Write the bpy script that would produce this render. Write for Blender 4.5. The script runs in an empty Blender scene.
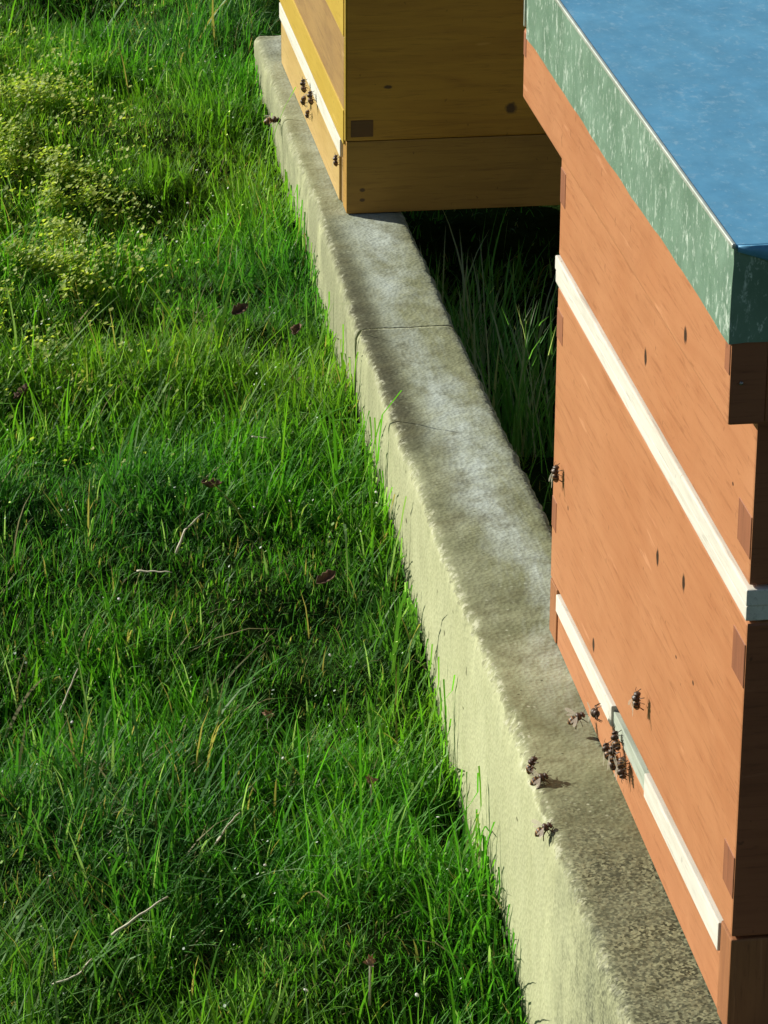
import bpy, bmesh, math, random
import numpy as np
from mathutils import Vector, Matrix, Euler

# ------------------------------------------------------------------ camera, sky, sun
scene = bpy.context.scene
K = 0.75                       # metres per plan unit
H = 1.3                        # eye height above the kerb top, plan units
FPX, HEAD, PITCH, ROLL = 3509.13, 0.145147564, 0.407989326, 0.0056219936
ch, sh, cp, sp = math.cos(HEAD), math.sin(HEAD), math.cos(PITCH), math.sin(PITCH)
F = Vector((sh*cp, ch*cp, -sp)); rt = Vector((ch, -sh, 0)); up = rt.cross(F)
RT = rt*math.cos(ROLL) + up*math.sin(ROLL); UP = up*math.cos(ROLL) - rt*math.sin(ROLL)
cam_d = bpy.data.cameras.new('camera'); cam = bpy.data.objects.new('camera', cam_d)
scene.collection.objects.link(cam); scene.camera = cam
m = Matrix((RT, UP, -F)).transposed().to_4x4(); m.translation = Vector((0, 0, H*K))
cam.matrix_world = m
cam_d.sensor_fit = 'VERTICAL'; cam_d.sensor_height = 24; cam_d.lens = FPX/1024*24
cam_d.clip_start = 0.05; cam_d.clip_end = 500

SUN_EL, SUN_AZ = math.radians(28), math.radians(36)      # light travels towards +x, -y, down
LD = Vector((math.cos(SUN_AZ)*math.cos(SUN_EL), -math.sin(SUN_AZ)*math.cos(SUN_EL), -math.sin(SUN_EL)))
sd = bpy.data.lights.new('sun', 'SUN'); sd.energy = 5.0; sd.angle = math.radians(0.5); sd.color = (1, .95, .84)
so = bpy.data.objects.new('sun', sd); scene.collection.objects.link(so)
so.rotation_euler = LD.to_track_quat('-Z', 'Y').to_euler(); so.location = (-3, 4, 5)
W = bpy.data.worlds.new('World'); scene.world = W; W.use_nodes = True
wn = W.node_tree; sky = wn.nodes.new('ShaderNodeTexSky'); sky.sky_type = 'NISHITA'; sky.sun_disc = False
sky.sun_elevation = SUN_EL; sky.sun_rotation = math.atan2(-LD.x, -LD.y)
bg = wn.nodes['Background']; bg.inputs[1].default_value = 0.05
wn.links.new(sky.outputs[0], bg.inputs[0])
vs = scene.view_settings; vs.view_transform = 'Standard'; vs.look = 'None'; vs.gamma = 1; vs.exposure = 0.40
vs.use_curve_mapping = False

RNG = np.random.default_rng(7); random.seed(7)
O = Vector((0, 0, H))
def ray(u, v): return F + RT*((u-384)/FPX) - UP*((v-512)/FPX)
def on(axis, val, u, v):       # point (plan units) of the photo's pixel on a plane of the scene
    d = ray(u, v); return O + d*((val - O[axis])/d[axis])

# ------------------------------------------------------------------ materials
def mat(name):
    m = bpy.data.materials.new(name); m.use_nodes = True
    nt = m.node_tree; return m, nt, nt.nodes['Principled BSDF']
def N(nt, t, ins=None, **kw):
    n = nt.nodes.new('ShaderNode'+t)
    for k, v in kw.items(): setattr(n, k, v)
    for k, v in (ins or {}).items():
        s = n.inputs[k]
        if isinstance(v, bpy.types.NodeSocket): nt.links.new(v, s)
        else: s.default_value = v
    return n
def coords(nt, scale=(1, 1, 1), loc=(0, 0, 0), rot=(0, 0, 0)):
    tc = N(nt, 'TexCoord'); return N(nt, 'Mapping', {0: tc.outputs['Object'], 1: loc, 2: rot, 3: scale}).outputs[0]
def noise(nt, co, sc, det=4, rough=.6, dist=0):
    return N(nt, 'TexNoise', {'Vector': co, 'Scale': sc, 'Detail': det, 'Roughness': rough, 'Distortion': dist}).outputs[0]
def ramp(nt, f, a, b, ca=(0, 0, 0, 1), cb=(1, 1, 1, 1)):
    r = N(nt, 'ValToRGB', {0: f}); e = r.color_ramp.elements
    e[0].position = a; e[1].position = b; e[0].color = ca; e[1].color = cb; return r.outputs[0]
def mix(nt, f, a, b, mode='MIX'):
    n = N(nt, 'MixRGB', {0: f, 1: a, 2: b}, blend_type=mode); return n.outputs[0]
def math_(nt, op, a, b=0.0, c=False): return N(nt, 'Math', {0: a, 1: b}, operation=op, use_clamp=c).outputs[0]
def bump(nt, b, h, s, d=.001): nt.links.new(N(nt, 'Bump', {'Height': h, 'Strength': s, 'Distance': d}).outputs[0], b.inputs['Normal'])
def c4(c): return (c[0], c[1], c[2], 1)
def ellipses(nt, spots, edge=.25):
    """mask of small shaped marks; spots = (centre metres, half sizes metres)"""
    tc = N(nt, 'TexCoord').outputs['Object']; wob = N(nt, 'TexNoise', {'Vector': tc, 'Scale': 260., 'Detail': 2}).outputs[0]
    tot = None
    for c, h in spots:
        q = N(nt, 'VectorMath', {0: tc, 1: c}, operation='SUBTRACT').outputs[0]
        q = N(nt, 'VectorMath', {0: q, 1: h}, operation='DIVIDE').outputs[0]
        l = N(nt, 'VectorMath', {0: q}, operation='LENGTH').outputs['Value']
        l = math_(nt, 'ADD', l, math_(nt, 'MULTIPLY', math_(nt, 'SUBTRACT', wob, .5), .7))
        v = N(nt, 'MapRange', {'Value': l, 1: 1.0, 2: 1.0-edge*1.6, 3: 0., 4: 1.}, clamp=True).outputs[0]
        tot = v if tot is None else math_(nt, 'MAXIMUM', tot, v)
    return tot

def painted_wood(name, base, dark, light, grain_axis='Y', rough=.55, spots=None, spot_col=(.035, .012, .005), grain=.5, blotch=.6):
    m, nt, b = mat(name)
    s = {'Y': (9, .7, 9), 'X': (.7, 9, 9), 'Z': (9, 9, .7)}[grain_axis]
    co = coords(nt, s)
    g = noise(nt, co, 9, 6, .6, 1.2); g2 = noise(nt, co, 42, 3, .6, .3)
    big = noise(nt, coords(nt), 5.5, 4, .6)
    col = mix(nt, math_(nt, 'MULTIPLY', ramp(nt, g, .42, .72), grain), c4(base), c4(dark))
    col = mix(nt, math_(nt, 'MULTIPLY', ramp(nt, big, .38, .68), blotch), col, c4(light))
    col = mix(nt, math_(nt, 'MULTIPLY', ramp(nt, g2, .55, .8), .25*grain+.05), col, c4(dark))
    worn = ramp(nt, noise(nt, coords(nt, (1, 1, 1), (3, 1, 2)), 95, 4, .7), .735, .775)
    col = mix(nt, math_(nt, 'MULTIPLY', worn, .5), col, c4([min(1, x*1.25+.06) for x in light]))
    sc_co = {'Y': (60, 1.6, 14), 'X': (1.6, 60, 14), 'Z': (60, 14, 1.6)}[grain_axis]
    scr = ramp(nt, noise(nt, coords(nt, sc_co, (2, 7, 1)), 7, 3, .6, .2), .68, .72)
    col = mix(nt, math_(nt, 'MULTIPLY', scr, .30), col, c4([min(1, x*1.35+.05) for x in light]))
    fine = {'Y': (40, 2.2, 40), 'X': (2.2, 40, 40), 'Z': (40, 40, 2.2)}[grain_axis]
    col = mix(nt, math_(nt, 'MULTIPLY', ramp(nt, noise(nt, coords(nt, fine, (1, 3, 5)), 12, 4, .65, .8), .54, .68), .5), col, c4([x*.72 for x in dark]))
    speck = ramp(nt, noise(nt, coords(nt, (1, 1, .6), (8, 2, 4)), 210, 2, .5), .715, .75)
    col = mix(nt, math_(nt, 'MULTIPLY', speck, .55), col, c4([x*.45 for x in dark]))
    dirt = ramp(nt, noise(nt, coords(nt, (1, 1, 1), (4, 4, 9)), 3.2, 6, .7, .6), .52, .74)
    col = mix(nt, math_(nt, 'MULTIPLY', dirt, .6), col, c4([dark[0]*.95, dark[1]*1.05, dark[2]*1.15]))
    if spots: col = mix(nt, ellipses(nt, spots), col, c4(spot_col))
    nt.links.new(col, b.inputs['Base Color'])
    b.inputs['Roughness'].default_value = rough
    bump(nt, b, mix(nt, .4, g2, noise(nt, coords(nt), 300, 3)), .22, .0006)
    return m

def P(v): return tuple(x*K for x in v)
# flying bees' shadows painted on the boards, with some small dark spots (pixel -> place on the board)
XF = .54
shadow_mark = [((685.5, 335), 9), ((645.5, 357), 10), ((657.5, 557), 10), ((683.5, 583), 10), ((593.5, 645), 9), ((568, 508), 3), ((693, 683), 2.5), ((676, 657), 2), ((733, 484), 2)]
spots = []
for (u, v), hp in shadow_mark:
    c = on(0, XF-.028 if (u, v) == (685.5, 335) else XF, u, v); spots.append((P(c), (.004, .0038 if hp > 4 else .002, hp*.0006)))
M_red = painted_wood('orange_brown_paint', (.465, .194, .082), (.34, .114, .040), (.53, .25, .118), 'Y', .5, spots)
M_red_shade = painted_wood('orange_brown_paint_shaded', (.29, .095, .04), (.18, .05, .02), (.34, .125, .052), 'X', .55)  # same orange paint, darkened to put shade into the side faces
M_end = painted_wood('end_grain', (.30, .115, .038), (.17, .055, .018), (.38, .165, .06), 'Z', .7, None, grain=.9)
M_end2 = painted_wood('joint_wood', (.27, .095, .036), (.16, .05, .018), (.33, .125, .05), 'Z', .7, None, grain=.8)
M_yel = painted_wood('yellow_ochre_paint', (.50, .335, .115), (.38, .24, .065), (.57, .41, .17), 'Y', .5, grain=.55)
M_yelb = painted_wood('bright_yellow_paint', (.54, .365, .06), (.42, .26, .035), (.60, .42, .09), 'Y', .42, grain=.35)
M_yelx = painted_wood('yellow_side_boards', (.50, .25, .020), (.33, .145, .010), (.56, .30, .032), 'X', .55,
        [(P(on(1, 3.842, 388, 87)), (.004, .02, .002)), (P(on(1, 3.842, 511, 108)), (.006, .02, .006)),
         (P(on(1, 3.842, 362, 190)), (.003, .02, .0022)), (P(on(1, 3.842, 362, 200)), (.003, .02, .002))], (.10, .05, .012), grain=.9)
M_yelr = painted_wood('weathered_ochre_rail', (.38, .20, .026), (.24, .115, .014), (.44, .25, .04), 'X', .65,
        [(P(on(1, 3.842, 362, 190)), (.003, .02, .0022)), (P(on(1, 3.842, 362, 200)), (.003, .02, .002))], (.10, .05, .012), grain=.9)
M_brown = painted_wood('raw_weathered_wood', (.31, .18, .05), (.20, .105, .03), (.38, .24, .08), 'Y', .7, grain=.9)
M_joint = painted_wood('dark_joint_wood', (.15, .07, .015), (.08, .035, .01), (.18, .09, .02), 'X', .7)
M_white = painted_wood('white_strip', (.72, .70, .61), (.50, .47, .38), (.76, .74, .66), 'Y', .5, grain=.7)
M_whiteg = painted_wood('grey_green_entrance', (.46, .52, .43), (.26, .30, .23), (.58, .63, .53), 'Y', .4, grain=.8)
M_dark, _nt, _b = mat('slot_shade'); _b.inputs['Base Color'].default_value = (.02, .013, .01, 1); _b.inputs['Roughness'].default_value = .9  # near-black colour standing for the shade inside the hive entrances

def lid_metal(name, base, hi, streak, rough, metal, st_scale, amount, chips=0):
    m, nt, b = mat(name)
    co = coords(nt, st_scale)
    s1 = ramp(nt, noise(nt, co, 150, 4, .75, .3), .56, .68)
    s2 = ramp(nt, noise(nt, coords(nt, st_scale, (5, 2, 7)), 330, 3, .7), .60, .70)
    base_v = mix(nt, ramp(nt, noise(nt, coords(nt, (1, 1, 1)), 28, 5, .65, .5), .36, .64), c4(base), c4(hi))
    dk = ramp(nt, noise(nt, coords(nt, st_scale, (1, 9, 3)), 34, 5, .7), .35, .6)
    base_v = mix(nt, math_(nt, 'MULTIPLY', dk, .35), base_v, c4([x*.55 for x in base]))
    k = math_(nt, 'MULTIPLY', math_(nt, 'MAXIMUM', s1, s2), amount)
    nt.links.new(mix(nt, k, base_v, c4(streak)), b.inputs['Base Color'])
    if chips:                                              # paint knocked off along the lower edge
        zc = N(nt, 'SeparateXYZ', {0: N(nt, 'TexCoord').outputs['Object']}).outputs[2]
        zz = math_(nt, 'ADD', zc, math_(nt, 'MULTIPLY', noise(nt, coords(nt, (1, 1, .4)), 22, 5, .8), .016))
        cm = N(nt, 'MapRange', {'Value': zz, 1: chips+.0048, 2: chips+.0040, 3: 0., 4: .9}, clamp=True).outputs[0]
        nt.links.new(mix(nt, cm, mix(nt, k, base_v, c4(streak)), (.72, .76, .66, 1)), b.inputs['Base Color'])
    b.inputs['Metallic'].default_value = metal
    r = N(nt, 'MapRange', {'Value': noise(nt, coords(nt), 40, 4, .6), 3: rough-.08, 4: rough+.12}).outputs[0]
    nt.links.new(r, b.inputs['Roughness'])
    bump(nt, b, noise(nt, coords(nt), 9, 4, .55), .5, .006)
    return m
M_lid_side = lid_metal('green_weathered_sheet_metal', (.165, .285, .20), (.235, .37, .275), (.70, .82, .72), .42, .2, (1, 1, .5), .8, .5275*K)
M_lid_top = lid_metal('blue_sheet_metal', (.105, .34, .55), (.125, .37, .57), (.45, .63, .73), .45, .15, (1, .6, 1), .28)
M_bare = lid_metal('bare_zinc_edge', (.50, .56, .48), (.62, .68, .60), (.8, .85, .78), .35, .4, (1, 1, 1), .5)

def concrete():
    m, nt, b = mat('old_concrete')
    co = coords(nt); sepc = N(nt, 'SeparateXYZ', {0: co})
    geo = N(nt, 'NewGeometry'); nz = N(nt, 'SeparateXYZ', {0: geo.outputs['Normal']}).outputs[2]
    n1 = noise(nt, co, 9, 6, .65, .6); n2 = noise(nt, co, 55, 5, .7); n3 = noise(nt, co, 260, 4, .7)
    side = mix(nt, ramp(nt, n1, .3, .7), c4((.35, .365, .205)), c4((.48, .50, .30)))
    side = mix(nt, math_(nt, 'MULTIPLY', ramp(nt, n2, .52, .72), .35), side, c4((.30, .32, .16)))
    top = mix(nt, ramp(nt, noise(nt, co, 16, 5, .7, .4), .36, .66), c4((.155, .165, .085)), c4((.30, .32, .19)))
    # pale lime bloom down the middle of the top
    pale = math_(nt, 'MULTIPLY', ramp(nt, noise(nt, coords(nt, (1.5, .45, 1), (.4, 0, 0)), 10, 6, .72, .5), .40, .60),
                 N(nt, 'MapRange', {'Value': sepc.outputs[1], 1: 1.82, 2: 2.05, 3: 0., 4: 1.}, clamp=True).outputs[0])
    xr = N(nt, 'MapRange', {'Value': math_(nt, 'ABSOLUTE', math_(nt, 'SUBTRACT', sepc.outputs[0], .407)), 1: .038, 2: .010, 3: 0., 4: 1.}, clamp=True).outputs[0]
    pale = math_(nt, 'MULTIPLY', pale, xr)
    top = mix(nt, math_(nt, 'MULTIPLY', pale, .85), top, c4((.50, .57, .52)))
    def mr(s_, a_, b_): return N(nt, 'MapRange', {'Value': s_, 1: a_, 2: b_, 3: 0., 4: 1.}, clamp=True).outputs[0]
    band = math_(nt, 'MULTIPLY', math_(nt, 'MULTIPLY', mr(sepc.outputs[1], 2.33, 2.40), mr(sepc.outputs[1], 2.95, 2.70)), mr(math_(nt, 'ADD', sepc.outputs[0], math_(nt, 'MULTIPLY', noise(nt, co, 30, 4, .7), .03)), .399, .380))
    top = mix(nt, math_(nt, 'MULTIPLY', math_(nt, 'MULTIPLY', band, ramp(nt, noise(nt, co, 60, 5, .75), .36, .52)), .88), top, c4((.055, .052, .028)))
    # black-green lichen: the left edge in the middle distance, the whole top close by
    def zone(y0, y1, x0, x1):
        a = N(nt, 'MapRange', {'Value': sepc.outputs[1], 1: y0, 2: y1, 3: 0., 4: 1.}, clamp=True).outputs[0]
        c = N(nt, 'MapRange', {'Value': sepc.outputs[0], 1: x0, 2: x1, 3: 0., 4: 1.}, clamp=True).outputs[0]
        return math_(nt, 'MULTIPLY', a, c)
    near = N(nt, 'MapRange', {'Value': sepc.outputs[1], 1: 1.84, 2: 1.72, 3: 0., 4: 1.}, clamp=True).outputs[0]
    near = math_(nt, 'MULTIPLY', near, N(nt, 'MapRange', {'Value': sepc.outputs[0], 1: .352, 2: .372, 3: .15, 4: 1.}, clamp=True).outputs[0])
    mid = math_(nt, 'MULTIPLY', zone(2.30, 2.42, .384, .362), N(nt, 'MapRange', {'Value': sepc.outputs[1], 1: 2.88, 2: 2.72, 3: 0., 4: 1.}, clamp=True).outputs[0])
    z = math_(nt, 'MAXIMUM', near, math_(nt, 'MULTIPLY', mid, 1.0))
    gran = ramp(nt, noise(nt, co, 330, 3, .6), .43, .55)
    lich = math_(nt, 'MULTIPLY', z, mix(nt, .45, gran, ramp(nt, noise(nt, co, 30, 5, .7), .30, .46)))
    top = mix(nt, math_(nt, 'MULTIPLY', lich, .95), top, c4((.030, .032, .014)))
    vg = N(nt, 'TexVoronoi', {'Vector': coords(nt, (1, 1, 1), (0, 0, 0), (.3, .2, .5)), 'Scale': 300.}); grit = math_(nt, 'MULTIPLY', ramp(nt, vg.outputs['Distance'], .22, .34, (1, 1, 1, 1), (0, 0, 0, 1)), math_(nt, 'MULTIPLY', ramp(nt, N(nt, 'SeparateXYZ', {0: vg.outputs['Color']}).outputs[0], .70, .95), ramp(nt, noise(nt, co, 35, 4, .7), .45, .62)))
    top = mix(nt, math_(nt, 'MULTIPLY', grit, .75), top, c4((.52, .55, .40)))
    top = mix(nt, math_(nt, 'MULTIPLY', ramp(nt, n3, .60, .72), .4), top, c4((.09, .09, .05)))
    cg = N(nt, 'TexVoronoi', {'Vector': coords(nt, (1, 1, 1), (0, 0, 0), (.4, .3, .2)), 'Scale': 640.})
    cgr = ramp(nt, N(nt, 'SeparateXYZ', {0: cg.outputs['Color']}).outputs[1], .20, .95, (.016, .017, .007, 1), (.33, .34, .20, 1))
    top = mix(nt, math_(nt, 'MULTIPLY', near, math_(nt, 'ADD', .30, math_(nt, 'MULTIPLY', ramp(nt, noise(nt, co, 40, 4, .7), .4, .6), .4))), top, cgr)
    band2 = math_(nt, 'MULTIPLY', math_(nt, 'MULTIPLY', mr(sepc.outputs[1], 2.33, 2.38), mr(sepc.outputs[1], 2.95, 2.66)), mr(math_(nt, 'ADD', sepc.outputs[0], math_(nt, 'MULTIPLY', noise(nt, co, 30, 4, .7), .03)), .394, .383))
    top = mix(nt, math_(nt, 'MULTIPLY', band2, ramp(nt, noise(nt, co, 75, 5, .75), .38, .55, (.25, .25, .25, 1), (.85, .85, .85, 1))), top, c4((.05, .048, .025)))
    up_ = ramp(nt, math_(nt, 'ADD', nz, math_(nt, 'MULTIPLY', math_(nt, 'SUBTRACT', n2, .5), .8)), .40, .85)
    stain = ramp(nt, noise(nt, coords(nt, (1, .8, 1), (0, 3, 0)), 24, 5, .72, .4), .50, .64)
    top = mix(nt, math_(nt, 'MULTIPLY', stain, .55), top, c4((.13, .125, .06)))
    edge = ramp(nt, nz, .15, .5); e2 = ramp(nt, nz, .75, .95)
    col = mix(nt, up_, side, top)
    ar = math_(nt, 'MULTIPLY', ramp(nt, nz, .25, .45), ramp(nt, nz, .90, .985, (1, 1, 1, 1), (0, 0, 0, 1)))
    agg = math_(nt, 'MULTIPLY', ar, ramp(nt, noise(nt, co, 170, 3, .7), .50, .60))
    col = mix(nt, math_(nt, 'MULTIPLY', agg, .55), col, c4((.56, .57, .42)))
    agd = math_(nt, 'MULTIPLY', ar, ramp(nt, noise(nt, coords(nt, (1, 1, 1), (3, 1, 2)), 150, 3, .7), .54, .62))
    col = mix(nt, math_(nt, 'MULTIPLY', agd, .6), col, c4((.14, .14, .08)))
    dots = N(nt, 'TexVoronoi', {'Vector': coords(nt, (1, 1, .55)), 'Scale': 95.}).outputs['Distance']
    far = math_(nt, 'MULTIPLY', N(nt, 'MapRange', {'Value': sepc.outputs[1], 1: 2.15, 2: 2.75, 3: 0., 4: .72}, clamp=True).outputs[0], ramp(nt, noise(nt, coords(nt, (1, 1, .5)), 24, 5, .7), .30, .52))
    col = mix(nt, math_(nt, 'MULTIPLY', far, ramp(nt, nz, .5, .9, (1, 1, 1, 1), (.3, .3, .3, 1))), col, c4((.19, .20, .12)))
    pit_shadow = math_(nt, 'MULTIPLY', ramp(nt, dots, .055, .10, (1, 1, 1, 1), (0, 0, 0, 1)), ramp(nt, noise(nt, co, 12, 2), .50, .60))
    slit_shadow = []  # dark slits: cast shadows painted into the stone colour
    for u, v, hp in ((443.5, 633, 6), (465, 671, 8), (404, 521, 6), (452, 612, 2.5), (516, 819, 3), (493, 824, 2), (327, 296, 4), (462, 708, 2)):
        q = on(0, .472, u, v); slit_shadow.append((P(q), (.004, .0028, hp*.0005)))
    pit_shadow = math_(nt, 'MAXIMUM', pit_shadow, ellipses(nt, slit_shadow))
    col = mix(nt, math_(nt, 'MULTIPLY', pit_shadow, .85), col, c4((.05, .05, .02)))
    # damp, soiled foot of the side and weathered near end
    foot = math_(nt, 'MULTIPLY', ramp(nt, noise(nt, coords(nt, (1, 1, .35)), 26, 5, .7), .42, .62),
                 N(nt, 'MapRange', {'Value': sepc.outputs[1], 1: 1.78, 2: 1.6, 3: 0.12, 4: .65}, clamp=True).outputs[0])
    col = mix(nt, foot, col, c4((.20, .22, .14)))
    nside = math_(nt, 'MULTIPLY', math_(nt, 'MULTIPLY', gran, ramp(nt, noise(nt, co, 38, 4, .7), .44, .58)), N(nt, 'MapRange', {'Value': sepc.outputs[1], 1: 1.80, 2: 1.62, 3: 0.0, 4: .8}, clamp=True).outputs[0])
    col = mix(nt, nside, col, c4((.10, .11, .07)))
    col = mix(nt, N(nt, 'MapRange', {'Value': sepc.outputs[1], 1: 1.76, 2: 1.60, 3: 0., 4: .38}, clamp=True).outputs[0], col, cgr)
    nt.links.new(col, b.inputs['Base Color']); b.inputs['Roughness'].default_value = .95
    b.inputs['Specular IOR Level'].default_value = .2
    vb = N(nt, 'TexVoronoi', {'Vector': co, 'Scale': 330.}).outputs['Distance']
    h = math_(nt, 'ADD', math_(nt, 'MULTIPLY', vb, .7), math_(nt, 'MULTIPLY', n2, .8))
    bump(nt, b, h, .42, .0014)
    return m
M_conc = concrete()

def leafy(name, use_attr=True, gloss=.55):
    m, nt, b = mat(name)
    at = N(nt, 'Attribute', attribute_name='Col').outputs['Color']
    b.inputs['Roughness'].default_value = gloss; b.inputs['Specular IOR Level'].default_value = .2
    nt.links.new(at, b.inputs['Base Color'])
    tr = N(nt, 'BsdfTranslucent', {0: mix(nt, 1.0, at, (1.5, 1.6, .6, 1), 'MULTIPLY')})
    ms = N(nt, 'MixShader', {0: .48}); nt.links.new(b.outputs[0], ms.inputs[1]); nt.links.new(tr.outputs[0], ms.inputs[2])
    nt.links.new(ms.outputs[0], nt.nodes['Material Output'].inputs['Surface'])
    return m
M_grass = leafy('grass_blades'); M_clover = leafy('clover_leaves', gloss=.5)

m_, nt_, b_ = mat('soil'); co_ = coords(nt_)
nt_.links.new(mix(nt_, ramp(nt_, noise(nt_, co_, 14, 6, .7), .35, .65), (.012, .024, .006, 1), (.022, .048, .010, 1)), b_.inputs['Base Color'])
b_.inputs['Specular IOR Level'].default_value = 0; b_.inputs['Roughness'].default_value = 1; bump(nt_, b_, noise(nt_, co_, 60, 5), 1, .01); M_soil = m_

def simple(name, c, r=.6, sc=80, var=.5, metal=0):
    m, nt, b = mat(name)
    nt.links.new(mix(nt, ramp(nt, noise(nt, coords(nt), sc, 4), .35, .65), c4([x*(1-var) for x in c]), c4(c)), b.inputs['Base Color'])
    b.inputs['Roughness'].default_value = r; b.inputs['Metallic'].default_value = metal; return m
M_bee, nt_, b_ = mat('bee_body')      # dark thorax, banded abdomen: bands along the body axis
_x = N(nt_, 'SeparateXYZ', {0: N(nt_, 'TexCoord').outputs['Object']}).outputs[0]
_band = ramp(nt_, N(nt_, 'Math', {0: math_(nt_, 'MULTIPLY', _x, 3200.)}, operation='SINE').outputs[0], .35, .65)
_ab = N(nt_, 'MapRange', {'Value': _x, 1: -.0005, 2: -.001, 3: 0., 4: 1.}, clamp=True).outputs[0]
nt_.links.new(mix(nt_, math_(nt_, 'MULTIPLY', _band, _ab), (.055, .028, .013, 1), (.32, .16, .05, 1)), b_.inputs['Base Color'])
b_.inputs['Roughness'].default_value = .5
M_wing, nt_, b_ = mat('bee_wing'); b_.inputs['Base Color'].default_value = (.45, .40, .32, 1); b_.inputs['Roughness'].default_value = .22
b_.inputs['Alpha'].default_value = .55
M_leg = simple('bee_leg', (.02, .012, .008)); 
M_dead = simple('dead_leaf', (.20, .105, .05), .8, 160, .7); M_straw = simple('dry_stalk', (.58, .55, .40), .7, 200, .35)
M_glint = simple('white_glint', (.78, .80, .74), .5, 90, .1); M_head = simple('faded_flower_head', (.42, .25, .15), .8, 200, .5)
M_nail = simple('nail_head', (.45, .42, .38), .35, 300, .3, .8)

# ------------------------------------------------------------------ object helpers
col_ = scene.collection
def link(name, bm, m, parent=None, smooth=False):
    me = bpy.data.meshes.new(name); bm.to_mesh(me); bm.free()
    if smooth: me.shade_smooth()
    me.materials.append(m); o = bpy.data.objects.new(name, me); col_.objects.link(o)
    if parent: o.parent = parent; o.matrix_parent_inverse = Matrix.Translation(-parent.location)
    return o
def tag(o, label=None, cat=None, group=None, kind=None):
    for k, v in (('label', label), ('category', cat), ('group', group), ('kind', kind)):
        if v: o[k] = v
    return o
def empty(name, loc):
    o = bpy.data.objects.new(name, None); o.location = loc; o.empty_display_size = .05; col_.objects.link(o); return o
def boxes(lst, bev=.0012, seg=2):
    """lst of plan-unit boxes (x0,x1,y0,y1,z0,z1) -> one bevelled bmesh in metres"""
    bm = bmesh.new()
    for x0, x1, y0, y1, z0, z1 in lst:
        vv = [bm.verts.new((x*K, y*K, z*K)) for x in (x0, x1) for y in (y0, y1) for z in (z0, z1)]
        for f in ((0, 1, 3, 2), (4, 6, 7, 5), (0, 4, 5, 1), (2, 3, 7, 6), (0, 2, 6, 4), (1, 5, 7, 3)): bm.faces.new([vv[i] for i in f])
    bmesh.ops.recalc_face_normals(bm, faces=bm.faces)
    if bev: bmesh.ops.bevel(bm, geom=list(bm.edges), offset=bev, segments=seg, affect='EDGES', profile=.6)
    return bm

# ------------------------------------------------------------------ value noise for the ground
_g = np.random.default_rng(3).random((256, 256))
def vn(x, y, s):
    x = np.asarray(x)*s+40.3; y = np.asarray(y)*s+17.7
    i = np.floor(x).astype(int); j = np.floor(y).astype(int); fx = x-i; fy = y-j
    fx = fx*fx*(3-2*fx); fy = fy*fy*(3-2*fy); i %= 255; j %= 255
    return (_g[i, j]*(1-fx)*(1-fy)+_g[i+1, j]*fx*(1-fy)+_g[i, j+1]*(1-fx)*fy+_g[i+1, j+1]*fx*fy)
def gz(x, y):                  # ground height, metres
    x = np.asarray(x, float); y = np.asarray(y, float)
    base = np.interp(y, [1.5, 1.76, 2.18, 2.5, 2.8, 3.4, 4.2, 8], [-.17, -.158, -.122, -.088, -.076, -.046, -.046, -.05])
    back = np.interp(y, [1.5, 8], [-.15, -.14])
    t = np.clip((x-.38)/.08, 0, 1); b = base*(1-t)+back*t
    fall = np.clip(1-np.maximum(np.abs(x), np.abs(y-2.5))/30, 0, 1)
    return b+((vn(x, y, 7)-.5)*.048+(vn(x, y, 19)-.5)*.020+(vn(x, y, 1.3)-.5)*.03)*fall
# ground sheet: fine near the scene, coarse to the horizon
def axis(c, fine, step):
    a = list(np.arange(c-fine, c+fine+1e-6, step)); d = step
    lo, hi = a[0], a[-1]
    while hi < c+150: d *= 1.5; lo -= d; hi += d; a = [lo]+a+[hi]
    return np.array(a)
ax, ay = axis(.2, 1.6, .025), axis(2.6, 2.0, .025)
GX, GY = np.meshgrid(ax, ay, indexing='ij'); GZ = gz(GX, GY)
V = np.stack([GX, GY, GZ], -1).reshape(-1, 3); nx, ny = GX.shape
idx = np.arange(nx*ny).reshape(nx, ny)
Q = np.stack([idx[:-1, :-1], idx[1:, :-1], idx[1:, 1:], idx[:-1, 1:]], -1).reshape(-1, 4)
def np_mesh(name, V, Q, m, cols=None, smooth=True):
    me = bpy.data.meshes.new(name); k = Q.shape[1]
    me.vertices.add(len(V)); me.vertices.foreach_set('co', V.astype(np.float32).ravel())
    me.loops.add(Q.size); me.loops.foreach_set('vertex_index', Q.astype(np.int32).ravel())
    me.polygons.add(len(Q)); me.polygons.foreach_set('loop_start', np.arange(0, Q.size, k, dtype=np.int32))
    me.polygons.foreach_set('loop_total', np.full(len(Q), k, dtype=np.int32))
    me.update(calc_edges=True)
    if cols is not None:
        a = me.color_attributes.new('Col', 'FLOAT_COLOR', 'POINT')
        a.data.foreach_set('color', np.concatenate([cols, np.ones((len(cols), 1))], 1).astype(np.float32).ravel())
    if smooth: me.shade_smooth()
    me.materials.append(m); o = bpy.data.objects.new(name, me); col_.objects.link(o); return o
tag(np_mesh('ground', V, Q, M_soil), 'dark soil under the lawn', None, None, 'structure')

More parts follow.
